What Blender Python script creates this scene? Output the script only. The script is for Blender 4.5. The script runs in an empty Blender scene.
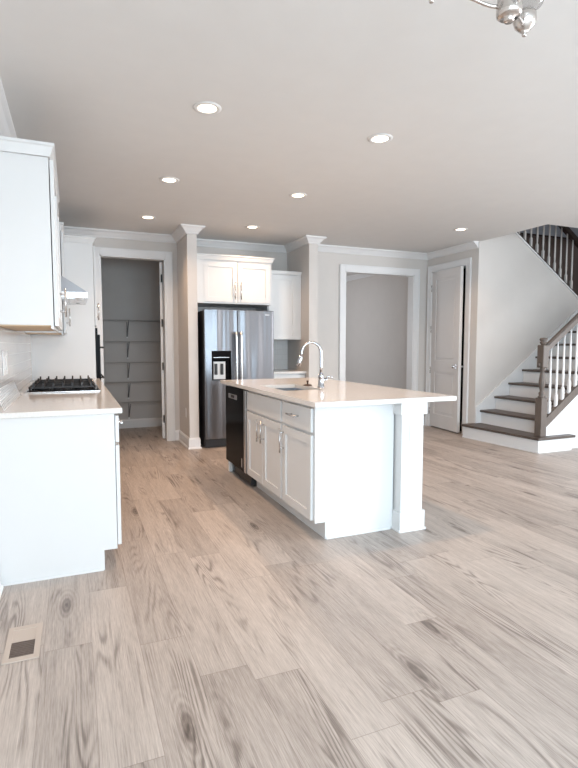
import bpy, bmesh, math, random
from mathutils import Vector, Matrix
from math import sin, cos, radians, pi
random.seed(4)
S = bpy.context.scene
COL = S.collection

# ------------------------------------------------------------ camera
cd = bpy.data.cameras.new('camera'); cam = bpy.data.objects.new('camera', cd); COL.objects.link(cam)
cd.sensor_fit = 'HORIZONTAL'; cd.sensor_width = 36.0; cd.lens = 517.0 * 36.0 / 578.0
cd.clip_start = 0.02
YAW, PIT = radians(22.55), radians(4.3)
cam.location = (0, 0, 1.26)
cam.rotation_euler = (pi / 2 - PIT, 0, -YAW)
S.camera = cam

# ------------------------------------------------------------ view, world
S.view_settings.view_transform = 'Standard'
S.view_settings.look = 'None'
S.view_settings.gamma = 1.0
S.view_settings.use_curve_mapping = False
S.view_settings.exposure = 0.68
W = bpy.data.worlds.new('sky'); S.world = W; W.use_nodes = True
bg = W.node_tree.nodes['Background']
bg.inputs[0].default_value = (0.75, 0.86, 1.0, 1); bg.inputs[1].default_value = 1.0

def area(name, loc, rot, sx, sy, power, color):
    l = bpy.data.lights.new(name, 'AREA'); l.shape = 'RECTANGLE'; l.size = sx; l.size_y = sy
    l.energy = power; l.color = color
    o = bpy.data.objects.new(name, l); COL.objects.link(o); o.location = loc; o.rotation_euler = rot
    return o
DAY = (0.92, 0.96, 1.0); COOL = (0.68, 0.87, 1.0)
# daylight entering by the tall windows behind the camera; added fill lamps follow
for i, x in enumerate((0.75, 2.95)):
    area('window_daylight', (x, -3.62, 1.35), (radians(56), 0, 0), 1.7, 2.1, 72, COOL)
area('left_fill_light', (-0.52, -2.1, 1.35), (radians(66), 0, radians(-90)), 1.9, 1.9, 140, COOL)  # added cool fill from the left, brightens the island's door faces
area('side_fill_light', (8.12, -0.4, 1.35), (radians(72), 0, radians(90)), 4.2, 2.0, 250, DAY)  # added broad fill from an invented right-hand opening, lifts ceiling and floor
area('hall_fill_light', (3.02, 9.2, 1.5), (radians(90), 0, radians(-90)), 1.2, 1.4, 15, (0.93, 0.95, 1.0))  # added fill at the hall's left wall, brightens the hall
area('stairwell_fill_light', (7.2, 6.0, 5.25), (0, 0, 0), 0.8, 0.8, 9, (0.95, 0.95, 1.0))  # weak added fill high in the stairwell

# ------------------------------------------------------------ materials
def new_mat(name):
    m = bpy.data.materials.new(name); m.use_nodes = True
    nt = m.node_tree; return m, nt, nt.nodes['Principled BSDF']
def N(nt, t, **k):
    n = nt.nodes.new(t)
    for a, b in k.items(): setattr(n, a, b)
    return n
def mat(name, col, rough=0.5, metal=0.0, var=0.03, scale=6.0, bump=0.0, bscale=120.0, coat=0.0, spec=0.5, stretch=None):
    m, nt, b = new_mat(name)
    tc = N(nt, 'ShaderNodeTexCoord'); vec = tc.outputs['Object']
    if stretch:
        mp = N(nt, 'ShaderNodeMapping'); mp.inputs['Scale'].default_value = stretch
        nt.links.new(vec, mp.inputs[0]); vec = mp.outputs[0]
    n = N(nt, 'ShaderNodeTexNoise'); n.inputs['Scale'].default_value = scale; n.inputs['Detail'].default_value = 4
    nt.links.new(vec, n.inputs['Vector'])
    mx = N(nt, 'ShaderNodeMix', data_type='RGBA')
    mx.inputs[6].default_value = tuple(c * (1 - var) for c in col) + (1,)
    mx.inputs[7].default_value = tuple(min(1, c * (1 + var)) for c in col) + (1,)
    nt.links.new(n.outputs['Fac'], mx.inputs[0]); nt.links.new(mx.outputs[2], b.inputs['Base Color'])
    b.inputs['Roughness'].default_value = rough; b.inputs['Metallic'].default_value = metal
    b.inputs['Coat Weight'].default_value = coat; b.inputs['Specular IOR Level'].default_value = spec
    if bump:
        n2 = N(nt, 'ShaderNodeTexNoise'); n2.inputs['Scale'].default_value = bscale
        nt.links.new(vec, n2.inputs['Vector'])
        bp = N(nt, 'ShaderNodeBump'); bp.inputs['Strength'].default_value = bump; bp.inputs['Distance'].default_value = 0.002
        nt.links.new(n2.outputs['Fac'], bp.inputs['Height']); nt.links.new(bp.outputs[0], b.inputs['Normal'])
    return m
M = {}
M['wall'] = mat('wall_paint', (0.64, 0.605, 0.575), 0.75, bump=0.1)
M['ceiling'] = mat('ceiling_paint', (0.72, 0.705, 0.69), 0.85, bump=0.1)
M['trim'] = mat('trim_paint', (0.77, 0.765, 0.765), 0.4, var=0.01)
M['cabinet'] = mat('cabinet_paint', (0.71, 0.712, 0.71), 0.38, var=0.01)
M['cabwood'] = mat('cabinet_underside_wood', (0.62, 0.46, 0.30), 0.5, var=0.12, scale=8, stretch=(8, 1, 8))
M['door'] = mat('door_paint', (0.68, 0.655, 0.64), 0.42, var=0.01)
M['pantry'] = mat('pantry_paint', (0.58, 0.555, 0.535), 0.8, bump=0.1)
M['black'] = mat('black_enamel', (0.008, 0.008, 0.009), 0.14, spec=0.12)
M['black'].node_tree.nodes['Principled BSDF'].inputs['IOR'].default_value = 1.22
M['iron'] = mat('cast_iron', (0.018, 0.018, 0.02), 0.5)
M['dark'] = mat('closet_shade_black', (0.01, 0.01, 0.01), 0.9)  # shade painted as black, for the closet lining
M['rubber'] = mat('black_plastic', (0.02, 0.02, 0.022), 0.45)
M['steel'] = mat('stainless_steel', (0.44, 0.455, 0.49), 0.30, 1.0, var=0.05, scale=3, stretch=(60, 60, 1), bump=0.02)
M['steelh'] = mat('satin_steel', (0.62, 0.62, 0.63), 0.22, 1.0, var=0.03)
M['chrome'] = mat('chrome', (0.50, 0.52, 0.56), 0.10, 1.0, var=0.01)
M['nickel'] = mat('brushed_nickel', (0.60, 0.56, 0.53), 0.22, 1.0, var=0.04)
M['bronze'] = mat('dark_bronze', (0.08, 0.05, 0.04), 0.35, 0.8)
M['plastic'] = mat('white_plastic', (0.82, 0.82, 0.82), 0.35, var=0.01)
M['paleblue'] = mat('pale_blue_plastic', (0.62, 0.70, 0.85), 0.3)
M['wire'] = mat('white_vinyl_wire', (0.72, 0.72, 0.72), 0.4)
M['bracket'] = mat('grey_bracket_steel', (0.20, 0.20, 0.205), 0.5, 0.2)
M['shelfwire'] = mat('grey_vinyl_wire', (0.46, 0.45, 0.45), 0.5)
M['stairwood'] = mat('stained_oak', (0.085, 0.065, 0.055), 0.42, var=0.3, scale=5, stretch=(1.2, 1.2, 1.2), bump=0.05)
M['newelwood'] = mat('greybrown_stained_oak', (0.125, 0.098, 0.082), 0.45, var=0.3, scale=14, stretch=(3, 3, 0.4))
M['darkwood'] = mat('espresso_stained_wood', (0.035, 0.022, 0.018), 0.45, var=0.3)
M['brownwall'] = mat('brown_stained_panel', (0.115, 0.082, 0.07), 0.6, var=0.2, scale=10, stretch=(4, 4, 0.3))
M['bluewall'] = mat('grey_blue_paint', (0.30, 0.33, 0.38), 0.7)
M['vent'] = mat('beige_register_paint', (0.52, 0.44, 0.38), 0.45)
M['ventdark'] = mat('brown_register_grille', (0.16, 0.12, 0.10), 0.5)

def fridge_steel():
    m = mat('brushed_fridge_steel', (0.20, 0.20, 0.213), 0.27, 1.0, var=0.05, scale=3, stretch=(60, 60, 1))
    nt = m.node_tree; b = nt.nodes['Principled BSDF']
    tc = N(nt, 'ShaderNodeTexCoord'); mp = N(nt, 'ShaderNodeMapping'); mp.inputs['Scale'].default_value = (7, 7, .25); nt.links.new(tc.outputs['Object'], mp.inputs[0])
    n = N(nt, 'ShaderNodeTexNoise'); n.inputs['Scale'].default_value = 1.0; n.inputs['Detail'].default_value = 1; nt.links.new(mp.outputs[0], n.inputs['Vector'])
    bp = N(nt, 'ShaderNodeBump'); bp.inputs['Strength'].default_value = 1.0; bp.inputs['Distance'].default_value = 0.03
    nt.links.new(n.outputs['Fac'], bp.inputs['Height']); nt.links.new(bp.outputs[0], b.inputs['Normal'])
    return m
M['fridgesteel'] = fridge_steel()
# quartz top
def quartz():
    m, nt, b = new_mat('white_quartz')
    tc = N(nt, 'ShaderNodeTexCoord')
    n = N(nt, 'ShaderNodeTexNoise'); n.inputs['Scale'].default_value = 90; n.inputs['Detail'].default_value = 3
    nt.links.new(tc.outputs['Object'], n.inputs['Vector'])
    r = N(nt, 'ShaderNodeValToRGB'); r.color_ramp.elements[0].position = 0.35; r.color_ramp.elements[1].position = 0.6
    r.color_ramp.elements[0].color = (0.72, 0.695, 0.67, 1); r.color_ramp.elements[1].color = (0.77, 0.75, 0.73, 1)
    nt.links.new(n.outputs['Fac'], r.inputs[0]); nt.links.new(r.outputs[0], b.inputs['Base Color'])
    b.inputs['Roughness'].default_value = 0.12
    return m
M['quartz'] = quartz()
# tile
def tile(name, axes, c1, c2, mortar, bw=0.15, bh=0.075):
    m, nt, b = new_mat(name)
    tc = N(nt, 'ShaderNodeTexCoord'); sp = N(nt, 'ShaderNodeSeparateXYZ'); cb = N(nt, 'ShaderNodeCombineXYZ')
    nt.links.new(tc.outputs['Object'], sp.inputs[0])
    nt.links.new(sp.outputs[axes[0]], cb.inputs[0]); nt.links.new(sp.outputs[axes[1]], cb.inputs[1])
    br = N(nt, 'ShaderNodeTexBrick'); br.inputs['Scale'].default_value = 1
    br.inputs['Brick Width'].default_value = bw; br.inputs['Row Height'].default_value = bh
    br.inputs['Mortar Size'].default_value = 0.0025; br.inputs['Mortar Smooth'].default_value = 0.2
    br.inputs['Color1'].default_value = c1; br.inputs['Color2'].default_value = c2; br.inputs['Mortar'].default_value = mortar
    nt.links.new(cb.outputs[0], br.inputs['Vector']); nt.links.new(br.outputs['Color'], b.inputs['Base Color'])
    bp = N(nt, 'ShaderNodeBump', invert=True); bp.inputs['Strength'].default_value = 0.5; bp.inputs['Distance'].default_value = 0.002
    nt.links.new(br.outputs['Fac'], bp.inputs['Height']); nt.links.new(bp.outputs[0], b.inputs['Normal'])
    b.inputs['Roughness'].default_value = 0.12
    return m
M['tile_left'] = tile('subway_tile_left', (1, 2), (0.70, 0.68, 0.67, 1), (0.66, 0.64, 0.63, 1), (0.80, 0.79, 0.78, 1))
M['tile_back'] = tile('subway_tile_back', (0, 2), (0.80, 0.785, 0.77, 1), (0.78, 0.765, 0.75, 1), (0.72, 0.70, 0.69, 1))
# glass
def glass():
    m, nt, b = new_mat('clear_glass')
    tc = N(nt, 'ShaderNodeTexCoord'); n = N(nt, 'ShaderNodeTexNoise'); nt.links.new(tc.outputs['Object'], n.inputs['Vector'])
    mr = N(nt, 'ShaderNodeMapRange'); mr.inputs[3].default_value = 0.0; mr.inputs[4].default_value = 0.03
    nt.links.new(n.outputs['Fac'], mr.inputs[0]); nt.links.new(mr.outputs[0], b.inputs['Roughness'])
    b.inputs['Transmission Weight'].default_value = 1.0; b.inputs['IOR'].default_value = 1.2
    return m
M['glass'] = glass()
def emit(name, col, s):
    m, nt, b = new_mat(name)
    tc = N(nt, 'ShaderNodeTexCoord'); n = N(nt, 'ShaderNodeTexNoise'); n.inputs['Scale'].default_value = 3
    nt.links.new(tc.outputs['Object'], n.inputs['Vector'])
    mx = N(nt, 'ShaderNodeMix', data_type='RGBA'); mx.inputs[6].default_value = col + (1,); mx.inputs[7].default_value = tuple(c * .97 for c in col) + (1,)
    nt.links.new(n.outputs['Fac'], mx.inputs[0]); nt.links.new(mx.outputs[2], b.inputs['Emission Color'])
    b.inputs['Base Color'].default_value = (0.9, 0.9, 0.9, 1); b.inputs['Emission Strength'].default_value = s
    return m
M['led'] = emit('lit_led_diffuser', (1.0, 0.80, 0.60), 3.2)

# plank floor
def floor_mat():
    m, nt, b = new_mat('greige_oak_planks')
    L = nt.links
    def math_(op, a, c=None, d=None):
        n = N(nt, 'ShaderNodeMath', operation=op)
        for i, v in enumerate((a, c, d)):
            if v is None: continue
            if isinstance(v, (int, float)): n.inputs[i].default_value = v
            else: L.new(v, n.inputs[i])
        return n.outputs[0]
    tc = N(nt, 'ShaderNodeTexCoord'); sp = N(nt, 'ShaderNodeSeparateXYZ'); L.new(tc.outputs['Object'], sp.inputs[0])
    x, y = sp.outputs[0], sp.outputs[1]
    PW, PL = 0.187, 1.22
    u = math_('DIVIDE', math_('ADD', x, 50.08), PW); row = math_('FLOOR', u); fu = math_('FRACT', u)
    w1 = N(nt, 'ShaderNodeTexWhiteNoise', noise_dimensions='1D'); L.new(row, w1.inputs['W'])
    v = math_('ADD', math_('DIVIDE', math_('ADD', y, 50.0), PL), w1.outputs['Value']); colm = math_('FLOOR', v); fv = math_('FRACT', v)
    idv = N(nt, 'ShaderNodeCombineXYZ'); L.new(row, idv.inputs[0]); L.new(colm, idv.inputs[1])
    w2 = N(nt, 'ShaderNodeTexWhiteNoise', noise_dimensions='2D'); L.new(idv.outputs[0], w2.inputs['Vector'])
    rnd = w2.outputs['Value']
    wc = N(nt, 'ShaderNodeSeparateColor'); L.new(w2.outputs['Color'], wc.inputs[0])
    # plank local coordinates with a random offset per plank
    gx = math_('ADD', x, math_('MULTIPLY', wc.outputs[0], 37.0)); gy = math_('ADD', y, math_('MULTIPLY', wc.outputs[1], 53.0))
    def vec(sx, sy, ox=gx, oy=gy):
        c = N(nt, 'ShaderNodeCombineXYZ'); L.new(math_('MULTIPLY', ox, sx), c.inputs[0]); L.new(math_('MULTIPLY', oy, sy), c.inputs[1]); return c.outputs[0]
    def noise(vc, sc, det=4, rough=0.5, dist=0.0):
        n = N(nt, 'ShaderNodeTexNoise'); n.inputs['Scale'].default_value = sc; n.inputs['Detail'].default_value = det
        n.inputs['Roughness'].default_value = rough; n.inputs['Distortion'].default_value = dist; L.new(vc, n.inputs['Vector']); return n.outputs['Fac']
    fine = noise(vec(150, 2.0), 2.0, 5, 0.65, 0.1)
    pores = noise(vec(150, 9), 2.0, 2, 0.5)
    broad = noise(vec(16, 1.4), 1.2, 4, 0.6, 0.3)
    field = noise(vec(7.0, 0.50), 1.0, 2.0, 0.4, 0.05)
    ang = math_('MULTIPLY', field, 150.0)
    rings = math_('MULTIPLY', math_('ADD', math_('SINE', math_('ADD', ang, math_('MULTIPLY', fine, 2.0))), 1.0), 0.5)   # cathedral grain: level lines of a stretched noise field
    rings = math_('POWER', rings, 2.0)
    msk = N(nt, 'ShaderNodeMapRange'); msk.inputs[1].default_value = 0.52; msk.inputs[2].default_value = 0.66; L.new(noise(vec(4, 0.9), 1.6, 2), msk.inputs[0])
    cath = math_('MULTIPLY', rings, math_('ADD', 0.10, math_('MULTIPLY', msk.outputs[0], 0.90)))
    vo = N(nt, 'ShaderNodeTexVoronoi'); vo.inputs['Scale'].default_value = 1.0; L.new(vec(4.2, 1.1), vo.inputs['Vector'])
    mr = N(nt, 'ShaderNodeMapRange'); mr.inputs[1].default_value = 0.02; mr.inputs[2].default_value = 0.13; mr.inputs[3].default_value = 1; mr.inputs[4].default_value = 0
    L.new(vo.outputs['Distance'], mr.inputs[0])
    knot = math_('MULTIPLY', mr.outputs[0], noise(vec(22, 7), 2.0, 5, 0.7, 1.0))
    t = math_('MULTIPLY', math_('SUBTRACT', fine, 0.5), 0.75)
    t = math_('ADD', t, math_('MULTIPLY', math_('SUBTRACT', pores, 0.5), 0.35))
    t = math_('ADD', t, math_('MULTIPLY', math_('SUBTRACT', broad, 0.5), 0.40))
    t = math_('SUBTRACT', t, math_('MULTIPLY', cath, 0.34))
    t = math_('SUBTRACT', t, math_('MULTIPLY', knot, 0.9))
    ring2 = N(nt, 'ShaderNodeMapRange'); ring2.inputs[1].default_value = 0.05; ring2.inputs[2].default_value = 0.30; ring2.inputs[3].default_value = 1; ring2.inputs[4].default_value = 0
    L.new(vo.outputs['Distance'], ring2.inputs[0])
    t = math_('SUBTRACT', t, math_('MULTIPLY', math_('MULTIPLY', ring2.outputs[0], math_('ADD', 1.0, math_('SINE', math_('MULTIPLY', vo.outputs['Distance'], 110.0)))), 0.10))
    streak = N(nt, 'ShaderNodeMapRange'); streak.inputs[1].default_value = 0.60; streak.inputs[2].default_value = 0.74; L.new(noise(vec(34, 1.2), 1.0, 3, 0.6, 0.3), streak.inputs[0])
    t = math_('SUBTRACT', t, math_('MULTIPLY', streak.outputs[0], 0.22))
    t = math_('ADD', t, math_('MULTIPLY', math_('SUBTRACT', rnd, 0.5), 0.16))
    t = math_('ADD', t, 0.74)
    cr = N(nt, 'ShaderNodeValToRGB'); e = cr.color_ramp.elements
    e[0].position = 0.0; e[0].color = (0.085, 0.069, 0.062, 1); e[1].position = 1.0; e[1].color = (0.60, 0.530, 0.480, 1)
    k = e.new(0.40); k.color = (0.215, 0.180, 0.160, 1); k = e.new(0.68); k.color = (0.395, 0.343, 0.309, 1)
    L.new(t, cr.inputs[0])
    # seams
    eu = math_('MINIMUM', fu, math_('SUBTRACT', 1.0, fu)); ev = math_('MINIMUM', fv, math_('SUBTRACT', 1.0, fv))
    su = math_('LESS_THAN', math_('MULTIPLY', eu, PW), 0.0012); sv = math_('LESS_THAN', math_('MULTIPLY', ev, PL), 0.0015)
    seam = math_('MAXIMUM', su, sv)
    mx = N(nt, 'ShaderNodeMix', data_type='RGBA'); L.new(math_('MULTIPLY', seam, 0.45), mx.inputs[0]); L.new(cr.outputs[0], mx.inputs[6]); mx.inputs[7].default_value = (0.16, 0.12, 0.10, 1)
    L.new(mx.outputs[2], b.inputs['Base Color'])
    rr = N(nt, 'ShaderNodeMapRange'); rr.inputs[3].default_value = 0.36; rr.inputs[4].default_value = 0.50; L.new(fine, rr.inputs[0]); L.new(rr.outputs[0], b.inputs['Roughness'])
    bp = N(nt, 'ShaderNodeBump'); bp.inputs['Strength'].default_value = 0.25; bp.inputs['Distance'].default_value = 0.0015
    L.new(math_('SUBTRACT', t, math_('MULTIPLY', seam, 1.0)), bp.inputs['Height']); L.new(bp.outputs[0], b.inputs['Normal'])
    return m
M['floor'] = floor_mat()

# ------------------------------------------------------------ mesh helpers
class MB:
    def __init__(s): s.bm = bmesh.new()
    def box(s, x0, x1, y0, y1, z0, z1, bev=0.0):
        if x0 > x1: x0, x1 = x1, x0
        if y0 > y1: y0, y1 = y1, y0
        if z0 > z1: z0, z1 = z1, z0
        t = bmesh.new()
        vs = [t.verts.new((x, y, z)) for x in (x0, x1) for y in (y0, y1) for z in (z0, z1)]
        for f in ((0, 1, 3, 2), (4, 6, 7, 5), (0, 4, 5, 1), (2, 3, 7, 6), (0, 2, 6, 4), (1, 5, 7, 3)):
            t.faces.new([vs[i] for i in f])
        if bev: bmesh.ops.bevel(t, geom=list(t.edges), offset=bev, segments=2, affect='EDGES', profile=0.5)
        s._merge(t); return s
    def _merge(s, t, mtx=None):
        if mtx is not None: bmesh.ops.transform(t, matrix=mtx, verts=t.verts)
        mp = {v: s.bm.verts.new(v.co) for v in t.verts}
        for f in t.faces:
            try:
                nf = s.bm.faces.new([mp[v] for v in f.verts]); nf.smooth = f.smooth
            except ValueError: pass
        t.free()
    def prism(s, pts, axis, a0, a1):
        # pts: 2-D outline; axis: extrusion axis; for axis 'y' pts are (x,z); 'x' -> (y,z); 'z' -> (x,y)
        def P(p, a):
            return {'y': (p[0], a, p[1]), 'x': (a, p[0], p[1]), 'z': (p[0], p[1], a)}[axis]
        A = [s.bm.verts.new(P(p, a0)) for p in pts]; B = [s.bm.verts.new(P(p, a1)) for p in pts]
        s.bm.faces.new(A); s.bm.faces.new(B[::-1])
        n = len(pts)
        for i in range(n): s.bm.faces.new((A[i], B[i], B[(i + 1) % n], A[(i + 1) % n]))
        return s
    def cyl(s, p, q, r, r2=None, seg=16):
        p, q = Vector(p), Vector(q); d = q - p; t = bmesh.new()
        bmesh.ops.create_cone(t, cap_ends=True, segments=seg, radius1=r, radius2=r if r2 is None else r2, depth=d.length)
        for f in t.faces: f.smooth = len(f.verts) == 4
        s._merge(t, Matrix.Translation((p + q) / 2) @ d.to_track_quat('Z', 'Y').to_matrix().to_4x4()); return s
    def lathe(s, cx, cy, prof, seg=24, mtx=None):
        t = bmesh.new(); rings = []
        for r, z in prof: rings.append([t.verts.new((cx + r * cos(2 * pi * i / seg), cy + r * sin(2 * pi * i / seg), z)) for i in range(seg)] if r > 1e-6 else [t.verts.new((cx, cy, z))])
        for a, b in zip(rings, rings[1:]):
            for i in range(seg):
                j = (i + 1) % seg
                if len(a) == 1 and len(b) == 1: continue
                if len(a) == 1: f = t.faces.new((a[0], b[i], b[j]))
                elif len(b) == 1: f = t.faces.new((a[i], a[j], b[0]))
                else: f = t.faces.new((a[i], a[j], b[j], b[i]))
                f.smooth = True
        for rg in (rings[0], rings[-1]):
            if len(rg) > 2: t.faces.new(rg)
        s._merge(t, mtx); return s
    def tube(s, pts, r, seg=10, radii=None):
        pts = [Vector(p) for p in pts]; t = bmesh.new(); rings = []; up = None
        for i, p in enumerate(pts):
            d = (pts[min(i + 1, len(pts) - 1)] - pts[max(i - 1, 0)]).normalized()
            if up is None: up = Vector((0, 0, 1)) if abs(d.z) < 0.9 else Vector((0, 1, 0))
            a = d.cross(up).normalized(); c = a.cross(d).normalized(); up = c
            rr = radii[i] if radii else r
            rings.append([t.verts.new(p + a * rr * cos(2 * pi * k / seg) + c * rr * sin(2 * pi * k / seg)) for k in range(seg)])
        for a, b in zip(rings, rings[1:]):
            for k in range(seg):
                f = t.faces.new((a[k], a[(k + 1) % seg], b[(k + 1) % seg], b[k])); f.smooth = True
        t.faces.new(rings[0][::-1]); t.faces.new(rings[-1]); s._merge(t); return s
    def sweep(s, path, prof):
        # path: 2-D points; prof: (outward distance to the RIGHT of travel, z)
        P = [Vector(p) for p in path]; R = []
        for i in range(len(P)):
            ns = []
            if i > 0: d = (P[i] - P[i - 1]).normalized(); ns.append(Vector((d.y, -d.x)))
            if i < len(P) - 1: d = (P[i + 1] - P[i]).normalized(); ns.append(Vector((d.y, -d.x)))
            if len(ns) == 2: n = (ns[0] + ns[1]); n = n / max(0.2, n.dot(ns[0]))
            else: n = ns[0]
            R.append([s.bm.verts.new((P[i].x + n.x * a, P[i].y + n.y * a, z)) for a, z in prof])
        m = len(prof)
        for A, B in zip(R, R[1:]):
            for k in range(m): s.bm.faces.new((A[k], A[(k + 1) % m], B[(k + 1) % m], B[k]))
        s.bm.faces.new(R[0]); s.bm.faces.new(R[-1][::-1]); return s
    def rotz(s, c, a):
        bmesh.ops.rotate(s.bm, cent=Vector(c), matrix=Matrix.Rotation(a, 3, 'Z'), verts=s.bm.verts); return s
    def bounds(s):
        xs = [v.co for v in s.bm.verts]
        return [min(v[i] for v in xs) for i in range(3)], [max(v[i] for v in xs) for i in range(3)]
WORLD = {}
def wloc(o): return WORLD.get(o, Vector((0, 0, 0)))
def link(name, mb, material, parent=None, label=None, origin=None):
    bmesh.ops.recalc_face_normals(mb.bm, faces=mb.bm.faces)
    if parent is not None: off = wloc(parent)
    elif origin is not None: off = Vector(origin)
    else:
        a, b = mb.bounds(); off = Vector(((a[0] + b[0]) / 2, (a[1] + b[1]) / 2, a[2]))
    bmesh.ops.translate(mb.bm, vec=-off, verts=mb.bm.verts)
    me = bpy.data.meshes.new(name); mb.bm.to_mesh(me); mb.bm.free(); me.materials.append(M[material] if isinstance(material, str) else material)
    o = bpy.data.objects.new(name, me); COL.objects.link(o)
    if parent is not None: o.parent = parent
    else: o.location = off
    WORLD[o] = off
    if label: o['label'] = label
    return o
def thing(name, label, cat, loc, group=None):
    o = bpy.data.objects.new(name, None); COL.objects.link(o); o.location = loc; WORLD[o] = Vector(loc)
    o.empty_display_size = 0.1
    o['label'] = label; o['category'] = cat
    if group: o['group'] = group
    return o
def tag(o, label, cat, group=None):
    o['label'] = label; o['category'] = cat
    if group: o['group'] = group
    return o
def struct(name, mb, material, parent=None):
    o = link(name, mb, material, parent, origin=(0, 0, 0) if parent is None else None)
    if parent is None: o['kind'] = 'structure'
    return o

# oriented box: face plane at 'base', depth d outward along the facing direction
def ob(mb, ori, base, a0, a1, z0, z1, d0, d1, bev=0.0):
    if ori == 'X+': mb.box(base + d0, base + d1, a0, a1, z0, z1, bev)
    elif ori == 'X-': mb.box(base - d1, base - d0, a0, a1, z0, z1, bev)
    elif ori == 'Y-': mb.box(a0, a1, base - d1, base - d0, z0, z1, bev)
def op(ori, base, a, z, d):
    return {'X+': (base + d, a, z), 'X-': (base - d, a, z), 'Y-': (a, base - d, z)}[ori]
def shaker(name, parent, ori, base, a0, a1, z0, z1, rail=0.06, t=0.02, material='cabinet'):
    m = MB(); g = 0.0015
    a0 += g; a1 -= g; z0 += g; z1 -= g
    ob(m, ori, base, a0, a0 + rail, z0, z1, 0, t, 0.0012); ob(m, ori, base, a1 - rail, a1, z0, z1, 0, t, 0.0012)
    ob(m, ori, base, a0 + rail, a1 - rail, z0, z0 + rail, 0, t, 0.0012); ob(m, ori, base, a0 + rail, a1 - rail, z1 - rail, z1, 0, t, 0.0012)
    ob(m, ori, base, a0 + rail * .9, a1 - rail * .9, z0 + rail * .9, z1 - rail * .9, 0, t - 0.010)
    return link(name, m, material, parent)
def slab(name, parent, ori, base, a0, a1, z0, z1, t=0.02, material='cabinet'):
    m = MB(); ob(m, ori, base, a0 + .0015, a1 - .0015, z0 + .0015, z1 - .0015, 0, t, 0.003); return link(name, m, material, parent)
def pull(parent, ori, base, a, z, length=0.16, vert=True, t=0.02, material='steelh'):
    m = MB(); d = t + 0.032
    if vert:
        m.cyl(op(ori, base, a, z - length / 2, d), op(ori, base, a, z + length / 2, d), 0.006, seg=12)
        for s in (-1, 1): m.cyl(op(ori, base, a, z + s * length * .32, t), op(ori, base, a, z + s * length * .32, d), 0.005, seg=10)
    else:
        m.cyl(op(ori, base, a - length / 2, z, d), op(ori, base, a + length / 2, z, d), 0.006, seg=12)
        for s in (-1, 1): m.cyl(op(ori, base, a + s * length * .32, z, t), op(ori, base, a + s * length * .32, z, d), 0.005, seg=10)
    return link('pull', m, material, parent)

# ------------------------------------------------------------ the shell
CH = 2.66
YP, YA, YO, XD = 6.84, 6.95, 6.68, 5.10      # pantry wall, alcove wall, opening wall, closet-door wall
struct('floor', MB().box(-0.6, 9.2, -3.8, 14.7, -0.1, 0.0), 'floor')
c = MB()                                       # ceiling slab with the stairwell left open
c.box(-0.6, 5.125, -3.8, 14.7, CH, 2.95); c.box(5.125, 9.2, -3.8, 4.51, CH, 2.95); c.box(5.125, 9.2, 6.75, 14.7, CH, 2.95)
struct('ceiling', c, 'ceiling')
struct('wall_left', MB().box(-0.55, -0.40, -1.1, 8.3, 0, CH).box(-0.55, -0.40, -3.8, -3.1, 0, CH).box(-0.55, -0.40, -3.1, -1.1, 0, .35).box(-0.55, -0.40, -3.1, -1.1, 2.35, CH), 'wall')
m = MB()                                       # pantry front wall with its doorway
m.box(-0.40, 0.32, YP, YP + .12, 0, CH); m.box(1.115, 1.27, YP, YP + .12, 0, CH); m.box(0.32, 1.115, YP, YP + .12, 2.365, CH)
struct('wall_pantry', m, 'wall')
struct('wall_pantry_side', MB().box(1.27, 1.385, 6.20, 8.15, 0, CH), 'wall')
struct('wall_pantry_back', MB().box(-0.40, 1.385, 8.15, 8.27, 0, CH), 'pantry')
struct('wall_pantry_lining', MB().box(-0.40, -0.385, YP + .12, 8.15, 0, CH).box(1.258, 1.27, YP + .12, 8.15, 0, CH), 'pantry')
struct('wall_alcove', MB().box(1.385, 2.86, YA, YA + .12, 0, CH), 'wall')
struct('wall_alcove_side', MB().box(2.86, 2.985, 6.20, YA + .12, 0, CH), 'wall')
m = MB(); m.box(2.985, 3.65, YO, YO + .13, 0, CH); m.box(4.85, XD + .0, YO, YO + .13, 0, CH); m.box(3.65, 4.85, YO, YO + .13, 2.33, CH)
struct('wall_opening', m, 'wall')
struct('wall_hall_left', MB().box(2.87, 2.99, YA + .12, 14.7, 0, CH), 'wall')
struct('wall_hall_right', MB().box(5.28, 5.40, YO + .13, 14.7, 0, CH), 'wall')
struct('wall_hall_back', MB().box(2.87, 5.40, 14.5, 14.7, 0, CH), 'wall')
m = MB(); m.box(XD, XD + .12, 5.70, 5.80, 0, CH); m.box(XD, XD + .12, 6.55, YO + .13, 0, CH); m.box(XD, XD + .12, 5.80, 6.55, 2.375, CH)
struct('wall_closet', m, 'wall')
# stair wall: full height at its left, cut along the rising upper flight
struct('wall_stair', MB().prism([(XD, 0), (7.115, 0), (7.115, 1.887), (5.255, 3.139), (5.125, 3.139), (5.125, CH), (XD, CH)], 'y', 5.58, 5.70), 'wall')
struct('wall_stairwell_back', MB().box(5.22, 9.0, 6.65, 6.75, 0, 3.10), 'brownwall')
struct('wall_stairwell_upper', MB().box(4.2, 9.0, 6.65, 6.75, 3.13, 5.4), 'bluewall')
struct('trim_stairwell', MB().box(5.22, 9.0, 6.62, 6.75, 3.10, 3.13), 'darkwood')
struct('wall_stairwell_left', MB().box(4.1, 4.2, 4.3, 6.75, 2.95, 5.4), 'wall')
struct('wall_stairwell_front', MB().box(4.1, 9.2, 4.3, 4.4, 2.95, 5.4), 'wall')
struct('ceiling_stairwell', MB().box(4.1, 9.2, 4.3, 6.75, 5.4, 5.5), 'ceiling')
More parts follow.
